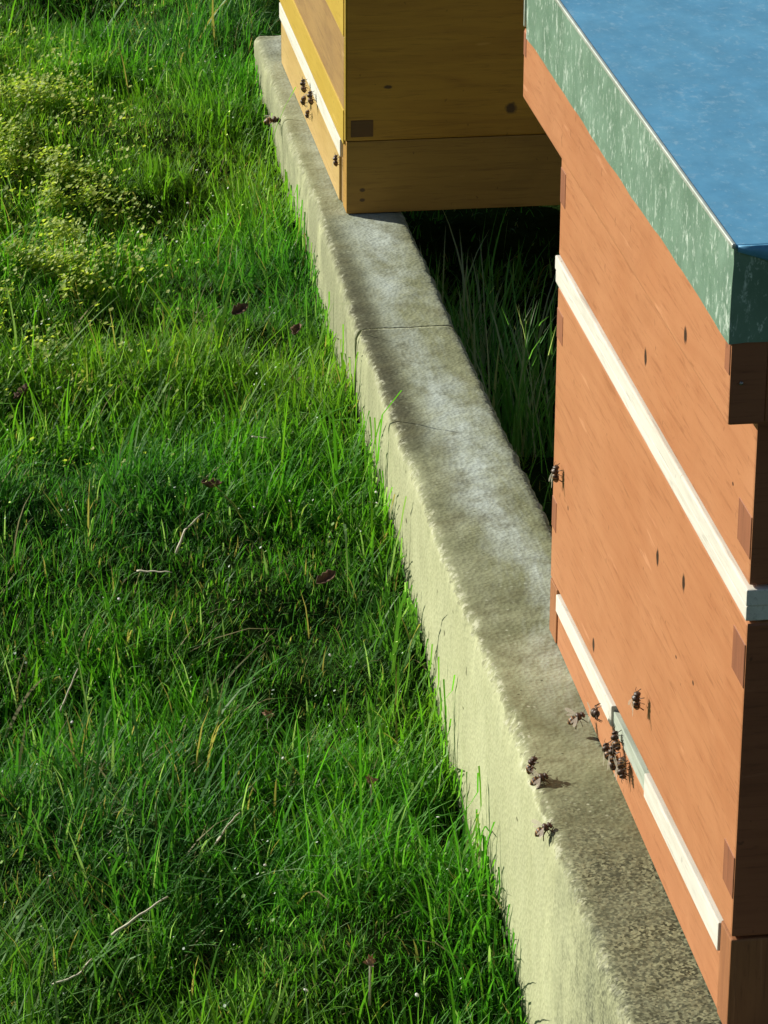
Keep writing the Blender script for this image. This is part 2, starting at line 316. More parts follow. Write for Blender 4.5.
# ------------------------------------------------------------------ kerbs: rough cast concrete
def kerb(y0, y1, xl0, xl1, xr0, xr1, label, depth=.36, seed=0):
    """plan units; left edge xl0->xl1 and right edge xr0->xr1 between y0 and y1"""
    ny_ = max(8, int((y1-y0)*K/.0028))
    prof = []; r = .010                                    # rounded arrises
    w = 1.0
    def section(a, b):
        pts = [(a, -depth)]+[(a, z) for z in np.linspace(-depth, -r, 28)[1:]]
        pts += [(a+r*(1-math.cos(t)), -r+r*math.sin(t)) for t in np.linspace(0, math.pi/2, 5)[1:]]
        pts += [(x, 0) for x in np.linspace(a+r, b-r, 16)[1:]]
        pts += [(b-r+r*math.sin(t), -r+r*math.cos(t)) for t in np.linspace(0, math.pi/2, 5)[1:]]
        pts += [(b, z) for z in np.linspace(-r, -depth, 10)[1:]]
        return np.array(pts)
    rows = []
    for j in range(ny_+1):
        t = j/ny_; y = y0+(y1-y0)*t
        s = section(xl0+(xl1-xl0)*t, xr0+(xr1-xr0)*t)
        rows.append(np.column_stack([s[:, 0], np.full(len(s), y), s[:, 1]]))
    A = np.array(rows)*K; n = A.shape[1]
    # roughness: push along x on the sides, z on the top, more on the arrises
    x, y, z = A[..., 0], A[..., 1], A[..., 2]
    cx = (x.min()+x.max())/2
    d1 = (vn(y+seed, z*1.3+x, 6)-.5)*.0022+(vn(y, z+x*2, 60)-.5)*.0007+(vn(y*1.1, z+x*2+3, 190)-.5)*.0009
    arr = np.exp(-((z+.004)/.006)**2)*(np.abs(x-cx) > .035)
    chip = (np.clip(vn(y+5, x*0+seed, 34)-.66, 0, 1)*.006+np.clip(vn(y+9, x*0+z*2+seed, 95)-.5, 0, 1)*.0016+np.clip(vn(y+2, x*0+z*2+seed, 260)-.4, 0, 1)*.0007)*arr*np.where(x > cx, .35, 1)
    sgn = np.sign(cx-x)
    side = (z < -.003)
    A[..., 0] += np.where(np.abs(x-cx) > .03, sgn*(d1*(1+arr)+chip)*1.0, 0)
    A[..., 2] += np.where(side, 0, (vn(x, y, 14)-.5)*.0014+(vn(x, y, 150)-.5)*.0010)-chip*.8
    V = A.reshape(-1, 3); i = np.arange(len(V)).reshape(A.shape[:2])
    Q = np.stack([i[:-1, :-1], i[:-1, 1:], i[1:, 1:], i[1:, :-1]], -1).reshape(-1, 4)
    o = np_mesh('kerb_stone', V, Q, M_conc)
    bm = bmesh.new(); bm.from_mesh(o.data); bm.verts.ensure_lookup_table()
    for row in (0, ny_): bm.faces.new([bm.verts[k] for k in i[row]])
    bmesh.ops.recalc_face_normals(bm, faces=bm.faces); bm.to_mesh(o.data); bm.free()
    tag(o, label, 'kerb', 'concrete kerb stones under the hives'); return o
YJ = 3.46
kerb(1.75, YJ, .471, .4755, .5850, .5835, 'near concrete kerb stone in front, orange hive standing on it', seed=1)
kerb(YJ+.0018, 4.61, .4745, .492, .5830, .592, 'far concrete kerb stone under the yellow hive, ending in the grass', seed=4)

kerb(1.75, 4.61, 1.10, 1.10, 1.215, 1.215, 'long concrete kerb stone carrying the backs of both hives', seed=9)

# ------------------------------------------------------------------ hives
def hive_front_joints(t, y0, y1, zs, X, far, m):
    w = .016
    for z in zs:
        yy = (y1-w, y1-.002) if far else (y0+.002, y0+w)
        link('finger_joint', boxes([(X-.0004, X+.02, yy[0], yy[1], z[0], z[1])], .0003, 1), m, t)

t = empty('beehive', (.78*K, 2.37*K, 0))
tag(t, 'orange brown wooden beehive under a blue topped metal lid, in front on the right', 'beehive', 'beehives on the kerb')
Y0, Y1, X0, X1 = 2.037, 2.702, XF, 1.22
bb = empty('bottom_board', t.location); bb.parent = t; bb.matrix_parent_inverse = Matrix.Translation(-t.location)
link('rail', boxes([(X0, X1, Y0, Y0+.030, .001, .0765)]), M_end, bb)
link('rail', boxes([(X0, X1, Y1-.030, Y1, .001, .0765)]), M_end, bb)
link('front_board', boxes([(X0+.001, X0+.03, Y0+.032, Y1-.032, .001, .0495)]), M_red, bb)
link('back_board', boxes([(X1-.03, X1-.001, Y0+.032, Y1-.032, .001, .076)]), M_red_shade, bb)
YA, YB = on(0, XF, 613, 710).y, on(0, XF, 646, 778).y      # the entrance
sz0, sz1 = .0505, .0735
link('entrance_strip', boxes([(X0-.0015, X0+.012, YA, Y1-.034, sz0, sz1)], .0008), M_white, bb)
link('entrance_strip', boxes([(X0-.0015, X0+.012, Y0+.031, YB, sz0, sz1)], .0008), M_white, bb)
link('entrance_slide', boxes([(X0+.0005, X0+.012, YB, YA, sz0, sz0+.0175)], .0006), M_whiteg, bb)
link('entrance_shade', boxes([(X0+.008, X0+.02, Y0+.031, Y1-.031, sz0+.0005, .0765)], 0), M_dark, bb)  # solid dark block in place of the shaded hollow
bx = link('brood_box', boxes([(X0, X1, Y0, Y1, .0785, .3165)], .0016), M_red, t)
bx.data.materials.append(M_red_shade)
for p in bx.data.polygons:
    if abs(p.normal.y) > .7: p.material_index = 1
def wedge(o, lim=1e9):          # the floor board is thinner at its far end
    for v_ in o.data.vertices:
        if v_.co.z < lim: v_.co.z *= 1-.34*max(0, min(1, (v_.co.y/K-Y0)/(Y1-Y0)))
for o_ in bb.children: wedge(o_)
wedge(bx, .1*K)
def joint(px, z0, z1, near, X=XF, y0=Y0, y1=Y1, w=.016, par=None, m=None):
    yy = (y0+.0012, y0+w) if near else (y1-w, y1-.0012)
    link('finger_joint', boxes([(X-.0004, X+.02, yy[0], yy[1], z0, z1)], .0003, 1), m or M_end2, par)
for z0, z1, nr, w in ((.272, .298, False, .026), (.100, .128, False, .020), (.268, .300, True, .034), (.108, .140, True, .030)):
    joint(0, z0, z1, nr, w=w, par=bx)
fr = link('separator_frame', boxes([(X0-.0015, X1+.0015, Y0-.0012, Y1+.004, .3185, .3295), (X0-.0022, X1+.0022, Y0-.0030, Y1+.0045, .3300, .3420)], .0009), M_white, t)
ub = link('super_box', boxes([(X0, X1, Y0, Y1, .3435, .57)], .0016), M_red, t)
ub.data.materials.append(M_red_shade)
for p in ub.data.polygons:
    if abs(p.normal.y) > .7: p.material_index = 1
for z0, z1, nr, w in ((.362, .392, True, .036), (.39, .42, False, .022)):
    joint(0, z0, z1, nr, w=w, par=ub)
d = .028
roof = empty('roof', t.location); roof.parent = t; roof.matrix_parent_inverse = Matrix.Translation(-t.location)
def ring(x0, x1, y0, y1, z0, z1, w): return [(x0, x0+w, y0, y1, z0, z1), (x1-w, x1, y0, y1, z0, z1), (x0+w, x1-w, y0, y0+w, z0, z1), (x0+w, x1-w, y1-w, y1, z0, z1)]
RX0, RX1, RY0, RY1 = X0-d, X1+d, Y0-d-.005, Y1+d
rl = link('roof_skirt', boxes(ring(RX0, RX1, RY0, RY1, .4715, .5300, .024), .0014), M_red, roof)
rl.data.materials.append(M_red_shade)
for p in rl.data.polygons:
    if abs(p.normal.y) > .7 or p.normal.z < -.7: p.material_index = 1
joint(0, .505, .534, True, X=RX0, y0=RY0, y1=RY1, w=.014, par=rl)
joint(0, .508, .528, False, X=RX0, y0=RY0, y1=RY1, w=.012, par=rl)
for px in ((741, 383),):
    c = on(1, RY0, *px); bmn = bmesh.new(); bmesh.ops.create_uvsphere(bmn, u_segments=10, v_segments=6, radius=.0011, matrix=Matrix.Translation(Vector((c.x, RY0-.0005, c.z))*K)); link('nail', bmn, M_nail, rl, True)
# metal lid: side skirt with slightly wavy lower edge, blue top sheet with folded lip
def sheet_side(bm, a, b_, z0, z1, nrm, th=.0012, n=70, seed=0, amp=.0009):
    a, b_ = Vector(a)*K, Vector(b_)*K; nrm = Vector(nrm); rows = []
    for i in range(n+1):
        s = i/n; p = a.lerp(b_, s); low = z0*K + amp*(vn(s*9+seed, 0, 1.7)-.5)*2 + amp*.8*(vn(s*40+seed, 3, 1)-.5)
        col = []
        for zz in np.linspace(0, 1, 7):
            z = low*(1-zz)+z1*K*zz; w = .0010*(vn(s*6+seed, zz*2, 1.3)-.5)
            col.append(bm.verts.new((p.x+nrm.x*w, p.y+nrm.y*w, z)))
        rows.append(col)
    for i in range(n):
        for j in range(6): bm.faces.new((rows[i][j], rows[i+1][j], rows[i+1][j+1], rows[i][j+1]))
e = .0018; LX0, LX1, LY0, LY1 = RX0-e, RX1+e, RY0-e, RY1-.020
bm = bmesh.new(); LZ0, LZ1 = .5275, .5915
sheet_side(bm, (LX0, LY0, 0), (LX0, LY1, 0), LZ0, LZ1, (-1, 0, 0), seed=2)
sheet_side(bm, (LX1, LY0, 0), (LX0, LY0, 0), LZ0, LZ1, (0, -1, 0), seed=11, amp=.0006)
sheet_side(bm, (LX1, LY1, 0), (LX1, LY0, 0), LZ0, LZ1, (1, 0, 0), seed=23)
sheet_side(bm, (LX0, LY1, 0), (LX1, LY1, 0), LZ0, LZ1, (0, 1, 0), seed=31)
bmesh.ops.remove_doubles(bm, verts=bm.verts, dist=.0008); bmesh.ops.recalc_face_normals(bm, faces=bm.faces)
sk = link('metal_skirt', bm, M_lid_side, roof); so_ = sk.modifiers.new('thick', 'SOLIDIFY'); so_.thickness = .0012; so_.offset = -1
tb = boxes([(LX0-.001, LX1+.001, LY0-.001, LY1+.001, LZ1-.001, LZ1+.0015)], .0011, 3)
ts = link('metal_top', tb, M_lid_top, roof)
# folded rim of bare zinc along the front edge
link('folded_edge', boxes([(LX0-.0016, LX0+.0012, LY0-.0012, LY1+.001, LZ1-.0012, LZ1+.0022)], .0009, 3), M_bare, roof)
# drooping lip of the blue sheet on the near side
bm = bmesh.new(); rows = []
for i in range(61):
    s = i/60; x = (LX0+.002+(LX1-LX0-.004)*s)*K; dr = .0088+.0010*math.sin(s*19)+.0014*(float(vn(s*10, 5, 1))-.5); dr *= min(1, (i+1)/3)
    rows.append([bm.verts.new((x, (LY0-.001)*K-o_, (LZ1+.0012)*K-q)) for q, o_ in ((0, 0), (.0004, .0009), (dr*.5, .0013), (dr*.92, .0010), (dr, .0004))])
for i in range(60):
    for j in range(4): bm.faces.new((rows[i][j], rows[i][j+1], rows[i+1][j+1], rows[i+1][j]))
lp = link('folded_lip', bm, M_lid_top, ts, True); q_ = lp.modifiers.new('thick', 'SOLIDIFY'); q_.thickness = .0007
# loose flashing on the far side of the lid
link('flashing', boxes([(LX0+.0015, LX0+.05, LY1+.0185, LY1+.0225, .5310, .60)], .0006), M_bare, roof)

# yellow hive
t = empty('beehive', (.80*K, 4.17*K, 0))
tag(t, 'yellow ochre wooden beehive standing behind at the far end of the kerb', 'beehive', 'beehives on the kerb')
YX0, YX1, A0, A1 = .5155, 1.20, 3.842, 4.495
bb = empty('bottom_board', t.location); bb.parent = t; bb.matrix_parent_inverse = Matrix.Translation(-t.location)
link('rail', boxes([(YX0, YX1, A0, A0+.030, .001, .0880)]), M_yelr, bb)
link('rail', boxes([(YX0, YX1, A1-.030, A1, .001, .0865)]), M_brown, bb)
link('front_board', boxes([(YX0-.002, YX0+.03, A0+.050, A1-.020, .001, .0575)]), M_yel, bb)
link('front_end_board', boxes([(YX0+.001, YX0+.03, A0+.031, A0+.0495, .001, .0575)]), M_brown, bb)
link('entrance_strip', boxes([(YX0-.003, YX0+.012, A0+.036, A1-.006, .0590, .0800)], .0008), M_white, bb)
link('entrance_shade', boxes([(YX0+.006, YX0+.02, A0+.031, A1-.031, .0582, .0865)], 0), M_dark, bb)
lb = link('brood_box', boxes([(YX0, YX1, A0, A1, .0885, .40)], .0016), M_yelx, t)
link('cross_bar', boxes([(YX0-.0030, YX0-.0002, A0+.008, A1, .0825, .1240)], .001), M_yelb, lb)
link('handhold_board', boxes([(YX0-.0020, YX0-.0002, A0+.008, A1-.01, .1245, .2095)], .0006), M_brown, lb)
link('front_panel', boxes([(YX0-.0030, YX0-.0002, A0+.008, A1, .2105, .398)], .001), M_yelb, lb)
link('corner_trim', boxes([(YX0-.0015, YX0-.0002, A0, A0+.0075, .0885, .398)], .0005, 1), M_yelb, lb)
link('finger_joint', boxes([(YX0+.005, YX0+.031, A0-.0008, A0+.01, .0935, .1135)], .0004, 1), M_joint, lb)
link('separator_frame', boxes([(YX0-.005, YX1+.005, A0-.005, A1+.005, .401, .42)], .001), M_white, t)
link('super_box', boxes([(YX0, YX1, A0, A1, .421, .60)], .0016), M_yel, t)
roof = empty('roof', t.location); roof.parent = t; roof.matrix_parent_inverse = Matrix.Translation(-t.location)
link('roof_skirt', boxes(ring(YX0-d, YX1+d, A0-d, A1+d, .53, .63, .024), .0014), M_yel, roof)
link('metal_cap', boxes([(YX0-d-.004, YX1+d+.004, A0-d-.004, A1+d+.004, .59, .655)], .0015, 3), M_lid_side, roof)

# ------------------------------------------------------------------ grass
def inview(x, y, z=-.1, mg=60):
    q = np.stack([x, y, z-H*K+0*x], -1); f_ = np.array(F); zz = q@f_
    u = 384+FPX*(q@np.array(RT))/zz; v = 512-FPX*(q@np.array(UP))/zz
    return (u > -mg) & (u < 768+mg) & (v > -mg) & (v < 1024+mg+60)
def blocked(x, y):
    xl = np.where(y/K < 3.46, .4715*K, np.interp(y/K, [3.46, 4.61], [.4745, .492])*K)
    return ((x > xl-.004) & (x < .594*K) & (y < 4.62*K) & (y > 1.74*K))
def blades(n, xr, yr, hmean, wmean, dens=None, seed=0, tall=1.0, segs=4, back=False, pale=False):
    rg = np.random.default_rng(seed)
    x = rg.uniform(*xr, n); y = rg.uniform(*yr, n)
    # tufts: pull part of the blades towards tuft centres
    nt_ = max(8, n//26); tx = rg.uniform(*xr, nt_); ty = rg.uniform(*yr, nt_); ti = rg.integers(0, nt_, n); tuft = rg.random(n) < .6
    rr = np.abs(rg.normal(0, .009, n)); aa = rg.uniform(0, 2*np.pi, n)
    x = np.where(tuft, tx[ti]+rr*np.cos(aa), x); y = np.where(tuft, ty[ti]+rr*np.sin(aa), y)
    keep = ~blocked(x, y)
    if dens is not None: keep &= rg.random(n) < dens(x, y)
    x, y, aa, tuft, ti = x[keep], y[keep], aa[keep], tuft[keep], ti[keep]; n = len(x)
    lush = np.clip((vn(x, y, 6.5)*.55+vn(x+3, y, 15)*.45-.30)/.34, 0, 1)
    lush = np.maximum(lush, np.exp(-((x-.335)/.035)**2)*.75*(x < .36))        # thick growth along the kerb
    for hx, hy, hr, s in HOLES: lush *= 1-.85*s*np.exp(-(((x-hx)**2+(y-hy)**2)/(hr*.75)**2))
    h = np.maximum(hmean*(.30+.92*lush), .013)*rg.lognormal(0, .30, n)*tall*(1 if back else 1-.24*np.clip((y-2.2)/.9, 0, 1))
    w = wmean*rg.uniform(.6, 1.35, n)*np.clip(h/hmean, .55, 1.3)
    az = np.where(tuft & (rg.random(n) < .75), aa, rg.uniform(0, 2*np.pi, n))
    lean = rg.uniform(.05, .85, n)+.55*(rg.random(n) < .25); curl = rg.uniform(.1, 2.0, n)*(.3+.7*rg.random(n))
    if pale: lean = rg.uniform(.2, 1.3, n); curl = rg.uniform(-1.2, 2.4, n); h = h*rg.uniform(.8, 1.3, n)
    # one wind-combed direction per neighbourhood
    wx = (vn(x, y, 3)-.5)*.8; wy = (vn(x+9, y+4, 3)-.5)*.8-.12
    dx, dy = np.cos(az), np.sin(az); dx = dx+wx; dy = dy+wy; L = np.hypot(dx, dy)+1e-6; dx /= L; dy /= L
    tw = rg.uniform(-1.1, 1.1, n)
    z0 = gz(x, y)-.004
    px, py, pz = x.copy(), y.copy(), z0.copy(); lv = []
    for k in range(segs+1):
        s = k/segs; a = lean+curl*s*s*1.15
        ww = w*(.75+.5*s-1.25*s**2.6)*.5 if k < segs else w*.03
        fa = tw*s*1.2; sx = -dy*np.cos(fa)+dx*np.sin(fa)*.5; sy = dx*np.cos(fa)+dy*np.sin(fa)*.5; sz = np.sin(fa)*.5
        lv.append(np.stack([px-sx*ww, py-sy*ww, pz-sz*ww], -1)); lv.append(np.stack([px+sx*ww, py+sy*ww, pz+sz*ww], -1))
        st = h/segs; px = px+dx*np.sin(a)*st; py = py+dy*np.sin(a)*st; pz = pz+np.cos(a)*st
    V = np.stack(lv, 1)                                    # n, 2(segs+1), 3
    if not back:                                           # blades that reach the stone lie against it or fold over its edge
        cut = XL(V[..., 1])-.0015-.004*rg.random((n, 1))+.014*np.clip((V[..., 2]-.001)/.025, 0, 1)
        cut = cut+.0012*(np.arange(2*(segs+1)) % 2)[None, :]
        kz = (V[..., 1] < 4.615*K) & (x < XL(y)+.002)[:, None]
        V[..., 0] = np.where(kz, np.minimum(V[..., 0], cut), V[..., 0])
    if False:
        bad = V[..., 0].max(1) > XL(V[..., 1].mean(1))+.022*(rg.random(n) < .3)*(V[..., 2].max(1) > -.02)  # keep blades off the stone
        lowbad = V[..., 0].max(1) > XL(V[..., 1].mean(1))-.001
        sel = ~(bad | (lowbad & (V[..., 2].max(1) < .0)))
        V = V[sel]; x, y, lush, h = x[sel], y[sel], lush[sel], h[sel]; n = len(x)
    base = (np.arange(n)*2*(segs+1))[:, None]
    q = np.concatenate([np.stack([base+2*k, base+2*k+1, base+2*k+3, base+2*k+2], -1).reshape(-1, 4) for k in range(segs)])
    # own colour of each blade: deep green, blue-green, yellow-green, a few straw
    r = rg.random((n, 1)); c = np.array([.045, .18, .014])*(1-r)+np.array([.10, .36, .030])*r
    yel = np.clip((vn(x, y, 4.2)-.42)*2.2, 0, 1)*.55+.35*(rg.random(n) < .12)
    yel = np.maximum(yel, .8*np.exp(-((x-.10)**2/.09**2+(y-3.35)**2/.32**2)))
    c = c*(.88+.12*np.clip((y-1.6)/1.5, 0, 1)+.30*(vn(x+1, y+6, 9)-.5))[:, None]
    c = c*(1-yel[:, None]*.75)+np.array([.22, .34, .03])*yel[:, None]*.75
    cool = np.clip((vn(x+7, y+2, 5)-.42)*2, 0, .6)[:, None]; c = c*(1-cool)+np.array([.028, .13, .035])*cool
    dry = rg.random(n) < np.clip(.035+.10*(vn(x+2, y+8, 8)-.5)+.06*(1-lush), .01, .2)
    c[dry] = np.array([.30, .27, .13])*rg.uniform(.5, 1.3, (dry.sum(), 1))
    palm = rg.random(n) < .06; c[palm] = np.array([.26, .42, .20])*rg.uniform(.7, 1.2, (palm.sum(), 1))
    if pale: c = c*.6+np.array([.10, .20, .06])*rg.uniform(.4, 1.4, (n, 1))
    C = np.repeat(c[:, None, :], 2*(segs+1), 1)
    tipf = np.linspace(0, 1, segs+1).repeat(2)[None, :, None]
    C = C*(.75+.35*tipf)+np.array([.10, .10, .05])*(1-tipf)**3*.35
    return V.reshape(-1, 3), q, C.reshape(-1, 3)
def XL(y): return np.where(y/K < 3.46, .4715*K, np.interp(y/K, [3.46, 4.61], [.4745, .492])*K)
HOLES = []
for u, v, r_, s in ((190, 330, .035, .85), (60, 665, .04, .9), (55, 850, .05, .9), (20, 400, .03, .85), (180, 585, .035, .9), (440, 770, .045, .9),
                    (75, 140, .03, .7), (270, 780, .035, .75), (300, 600, .03, .7), (150, 30, .06, .6), (300, 960, .03, .6), (60, 25, .05, .6), (380, 600, .02, .6), (230, 640, .03, .6)):
    q = on(2, -.13 if v > 400 else -.09, u, v); HOLES.append((q.x*K, q.y*K, r_, s))
def merge(parts):
    Vs, Qs, Cs, off = [], [], [], 0
    for V, Q, C in parts: Vs.append(V); Qs.append(Q+off); Cs.append(C); off += len(V)
    return np.concatenate(Vs), np.concatenate(Qs), np.concatenate(Cs)
vis = lambda x, y: inview(x, y)*((x < .40) | (y > 3.46))*1.0
clv = lambda x, y: 1-.60*np.exp(-((x-.085)**2/.06**2+(y-3.40)**2/.28**2))
g1 = blades(140000, (-.06, .56), (1.55, 4.6), .035, .0016, lambda x, y: vis(x, y)*clv(x, y), 1)
g2 = blades(230000, (-.06, .56), (1.55, 4.6), .018, .0015, vis, 2, segs=3)
g3 = blades(45000, (-1.2, .37), (1.2, 4.8), .042, .0024, lambda x, y: 1-vis(x, y), 3, segs=3)
g4 = blades(50000, (-2.2, 2.6), (-.3, 7.5), .045, .0036, lambda x, y: ((x < -1.2) | (y > 4.6) | (x > 1.0) | (y < 1.2)).astype(float), 4, segs=2)
g7 = blades(30000, (-.06, .5), (1.55, 4.6), .034, .0010, vis, 17, segs=5, pale=True)
g5 = blades(1300, (.0, .36), (1.6, 4.4), .075, .0022, vis, 5, segs=5)
g6 = blades(24000, (.445, 1.0), (1.3, 4.6), .022, .0020, None, 6, back=True)
for g in (g3, g4, g2): pass
def pad(g, s):                                              # every part as quads already
    return g
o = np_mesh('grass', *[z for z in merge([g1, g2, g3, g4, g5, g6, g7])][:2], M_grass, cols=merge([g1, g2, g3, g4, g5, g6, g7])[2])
tag(o, 'lush sunlit green lawn grass left of the kerb and between the hives', None, None, 'stuff')
# the taller tufts in the gap between the two hives
def tuft_list():
    out = []; rg = np.random.default_rng(21); parts = []
    for u, v, n, hh in ((462, 262, 26, .10), (486, 248, 34, .10), (505, 262, 26, .10), (540, 262, 22, .1), (520, 290, 24, .1), (455, 285, 30, .10), (475, 290, 40, .115), (500, 310, 26, .085), (525, 330, 22, .07), (545, 320, 26, .09), (440, 262, 20, .08), (543, 372, 7, .04), (478, 300, 16, .10), (535, 300, 20, .08)):
        c = on(2, -.045, u, v)*K
        parts.append((c.x, c.y, n, .128 if hh > .06 else .09))
    return parts
Vs = []; Qs = []; Cs = []; off = 0; rg = np.random.default_rng(5)
for cx_, cy_, n, hh in tuft_list():
    n = int(n*1.25)
    for i in range(n):
        x = cx_+rg.normal(0, .012); y = cy_+rg.normal(0, .02); x = max(x, .594*K+.004)
        h = hh*rg.uniform(.5, 1.15); w = rg.uniform(.0016, .0032); az = rg.uniform(0, 6.28); ln = rg.uniform(.02, .4); cu = rg.uniform(.1, 1.0)
        p = np.array([x, y, float(gz(x, y))-.004]); d_ = np.array([math.cos(az), math.sin(az)]); pts = []
        S_ = 6
        for k in range(S_+1):
            s = k/S_; ww = w*(.7+.5*s-1.17*s**2.4)*.5; a = ln+cu*s*s
            sd_ = np.array([-d_[1], d_[0], 0]); pts += [p-sd_*ww, p+sd_*ww]
            p = p+np.array([d_[0]*math.sin(a), d_[1]*math.sin(a), math.cos(a)])*h/S_
        pts = np.array(pts)
        if (pts[:, 0].min() < .594*K and pts[:, 2].max() < .01): pts[:, 0] += .594*K+.002-pts[:, 0].min()
        Vs.append(pts); Qs.append(np.array([[off+2*k, off+2*k+1, off+2*k+3, off+2*k+2] for k in range(S_)])); off += len(pts)
        c = np.array([.15, .40, .10])*rg.uniform(.6, 1.3) if rg.random() > .25 else np.array([.45, .55, .36])  # blade colours lightened to look lit in the shaded gap
        Cs.append(np.tile(c, (len(pts), 1)))
o = np_mesh('tall_grass', np.concatenate(Vs), np.concatenate(Qs), M_grass, cols=np.concatenate(Cs))
tag(o, 'taller dim grass tufts in the gap between the two hives', None, None, 'stuff')

# clover and moss leaflets, yellow-green, thick at the upper left
def leaflets(n, f, seed, size, zoff):
    rg = np.random.default_rng(seed); x, y = f(rg, n); k = ~blocked(x, y) & (x < .345); x, y = x[k], y[k]; k = rg.random(len(x)) < np.clip((vn(x+2, y+2, 24)*.6+vn(x, y+5, 55)*.4-.44)*6, .03, 1); x, y = x[k], y[k]; n = len(x)
    z = gz(x, y)+zoff*rg.uniform(.3, 1.2, n); s = size*rg.uniform(.55, 1.3, n); az = rg.uniform(0, 6.28, n)
    nrm = np.stack([rg.normal(-.55, .4, n), rg.normal(.15, .45, n), np.ones(n)], -1); nrm /= np.linalg.norm(nrm, axis=1)[:, None]
    a = np.stack([np.cos(az), np.sin(az), 0*az], -1); a -= nrm*(a*nrm).sum(1)[:, None]; a /= np.linalg.norm(a, axis=1)[:, None]; b = np.cross(nrm, a)
    c = np.stack([x, y, z], -1); ring_ = []
    for t_, r_ in ((0, .35), (.9, 1.), (1.9, 1.05), (2.7, .98), (3.14, .8), (3.58, .98), (4.38, 1.05), (5.38, 1.)):
        ring_.append(c+(a*(-math.cos(t_))[..., None] if False else a*(-math.cos(t_)*r_))*s[:, None]+b*(math.sin(t_)*r_*.8)*s[:, None]+nrm*(abs(math.sin(t_))*.18)*s[:, None])
    V = np.stack(ring_, 1); base = np.arange(n)[:, None]*8
    q = np.concatenate([base+np.array([[0, 1, 2, 3]]), base+np.array([[0, 3, 4, 5]]), base+np.array([[0, 5, 6, 7]])])
    r = rg.random((n, 1)); col = np.array([.15, .27, .04])*(1-r)+np.array([.50, .56, .14])*r
    return V.reshape(-1, 3), q, np.repeat(col[:, None], 8, 1).reshape(-1, 3)
MC = on(2, -.08, 28, 205)*K
f1 = lambda rg, n: (rg.normal(MC.x, .040, n), rg.normal(MC.y, .19, n))
f2 = lambda rg, n: (rg.uniform(.0, .34, n), rg.uniform(1.7, 4.4, n))
L1 = leaflets(26000, f1, 31, .0025, .027); L2 = leaflets(1600, f2, 32, .0015, .034); L2[2][:] = L2[2]*np.array([.55, .8, .7])
L3 = leaflets(1500, f2, 33, .0011, .042); L3[2][:] = np.array([.70, .80, .72])  # pale leaflets standing in for glints on the grass
_m = merge([L1, L2, L3]); o = np_mesh('clover', _m[0], _m[1], M_clover, cols=_m[2])
tag(o, 'yellow green clover and moss leaflets, with pale painted glints, spread through the lawn, thickest at the upper left', None, None, 'stuff')

# ------------------------------------------------------------------ litter in the grass
def grass_top(u, v, lift=.03):
    p = on(2, -.1, u, v)*K
    for _ in range(4): p = on(2, (float(gz(p.x, p.y))+lift)/K, u, v)*K
    return p
def dead_leaf(u, v, size, ang, label, m=M_dead):
    rg = random.Random(int(u*7+v)); c = grass_top(u, v, .031); bm = bmesh.new(); n = 8; rows = []
    for i in range(n+1):
        s = i/n; w = math.sin(math.pi*min(1, s*.96+.03))**.8*size*.27*rg.uniform(.6, 1.25); x = (s-.5)*size; z = .25*size*(s-.5)**2*4
        rows.append([bm.verts.new((x, k*w, z+abs(k)*w*1.1+rg.uniform(-1, 1)*size*.06)) for k in (-1, -.5, 0, .5, 1)])
    for i in range(n):
        for j in range(4): bm.faces.new((rows[i][j], rows[i+1][j], rows[i+1][j+1], rows[i][j+1]))
    o = link('dead_leaf', bm, m, None, True); o.location = c; o.rotation_euler = (rg.uniform(-.5, .5), rg.uniform(-.5, .3), ang)
    q_ = o.modifiers.new('thick', 'SOLIDIFY'); q_.thickness = .0004
    tag(o, label, 'leaf', 'dead leaves in the grass')
for a in ((240, 312, .017, .5, 'curled brown dead leaf in the dark hollow of the upper lawn'),
          (298, 332, .015, 1.1, 'brown dead leaf in the lawn close beside the joint of the kerb stones'),
          (212, 487, .016, .1, 'small dark brown dead leaf in mid lawn, above the pale fallen stalk'),
          (327, 580, .016, .25, 'thin dark dead leaf in the lawn halfway along the near kerb stone'),
          (25, 395, .020, .8, 'brown dead leaf at the left edge of the lawn')):
    dead_leaf(*a)
def flower_head(u, v, label):
    c = grass_top(u, v, .034); rg = random.Random(int(u+v)); e_ = empty('faded_flower', c)
    bm = bmesh.new()
    for k in range(16):
        a = rg.uniform(0, 6.28); el = rg.uniform(-.2, 1.3); r = rg.uniform(.003, .0055)
        d_ = Vector((math.cos(a)*math.cos(el), math.sin(a)*math.cos(el), math.sin(el)))
        sd_ = d_.orthogonal().normalized()*.0011; p = d_*r
        v_ = [bm.verts.new(c+d_*.0006), bm.verts.new(c+p*.6+sd_), bm.verts.new(c+p), bm.verts.new(c+p*.6-sd_)]; bm.faces.new(v_)
    bmesh.ops.create_icosphere(bm, subdivisions=2, radius=.0024, matrix=Matrix.Translation(c))
    link('petals', bm, M_head, e_)
    bm = bmesh.new(); 
    bmesh.ops.create_cone(bm, cap_ends=True, segments=7, radius1=.0007, radius2=.0006, depth=.03, matrix=Matrix.Translation(c-Vector((0, 0, .015))))
    link('stem', bm, M_straw, e_, True); tag(e_, label, 'flower', 'faded clover flowers')
flower_head(268, 715, 'faded brown clover flower in the lower lawn, left of the other faded flower')
flower_head(371, 781, 'faded pinkish brown clover flower in the shade close to the kerb foot')
flower_head(370, 962, 'faded brown clover flower near the bottom of the lawn')
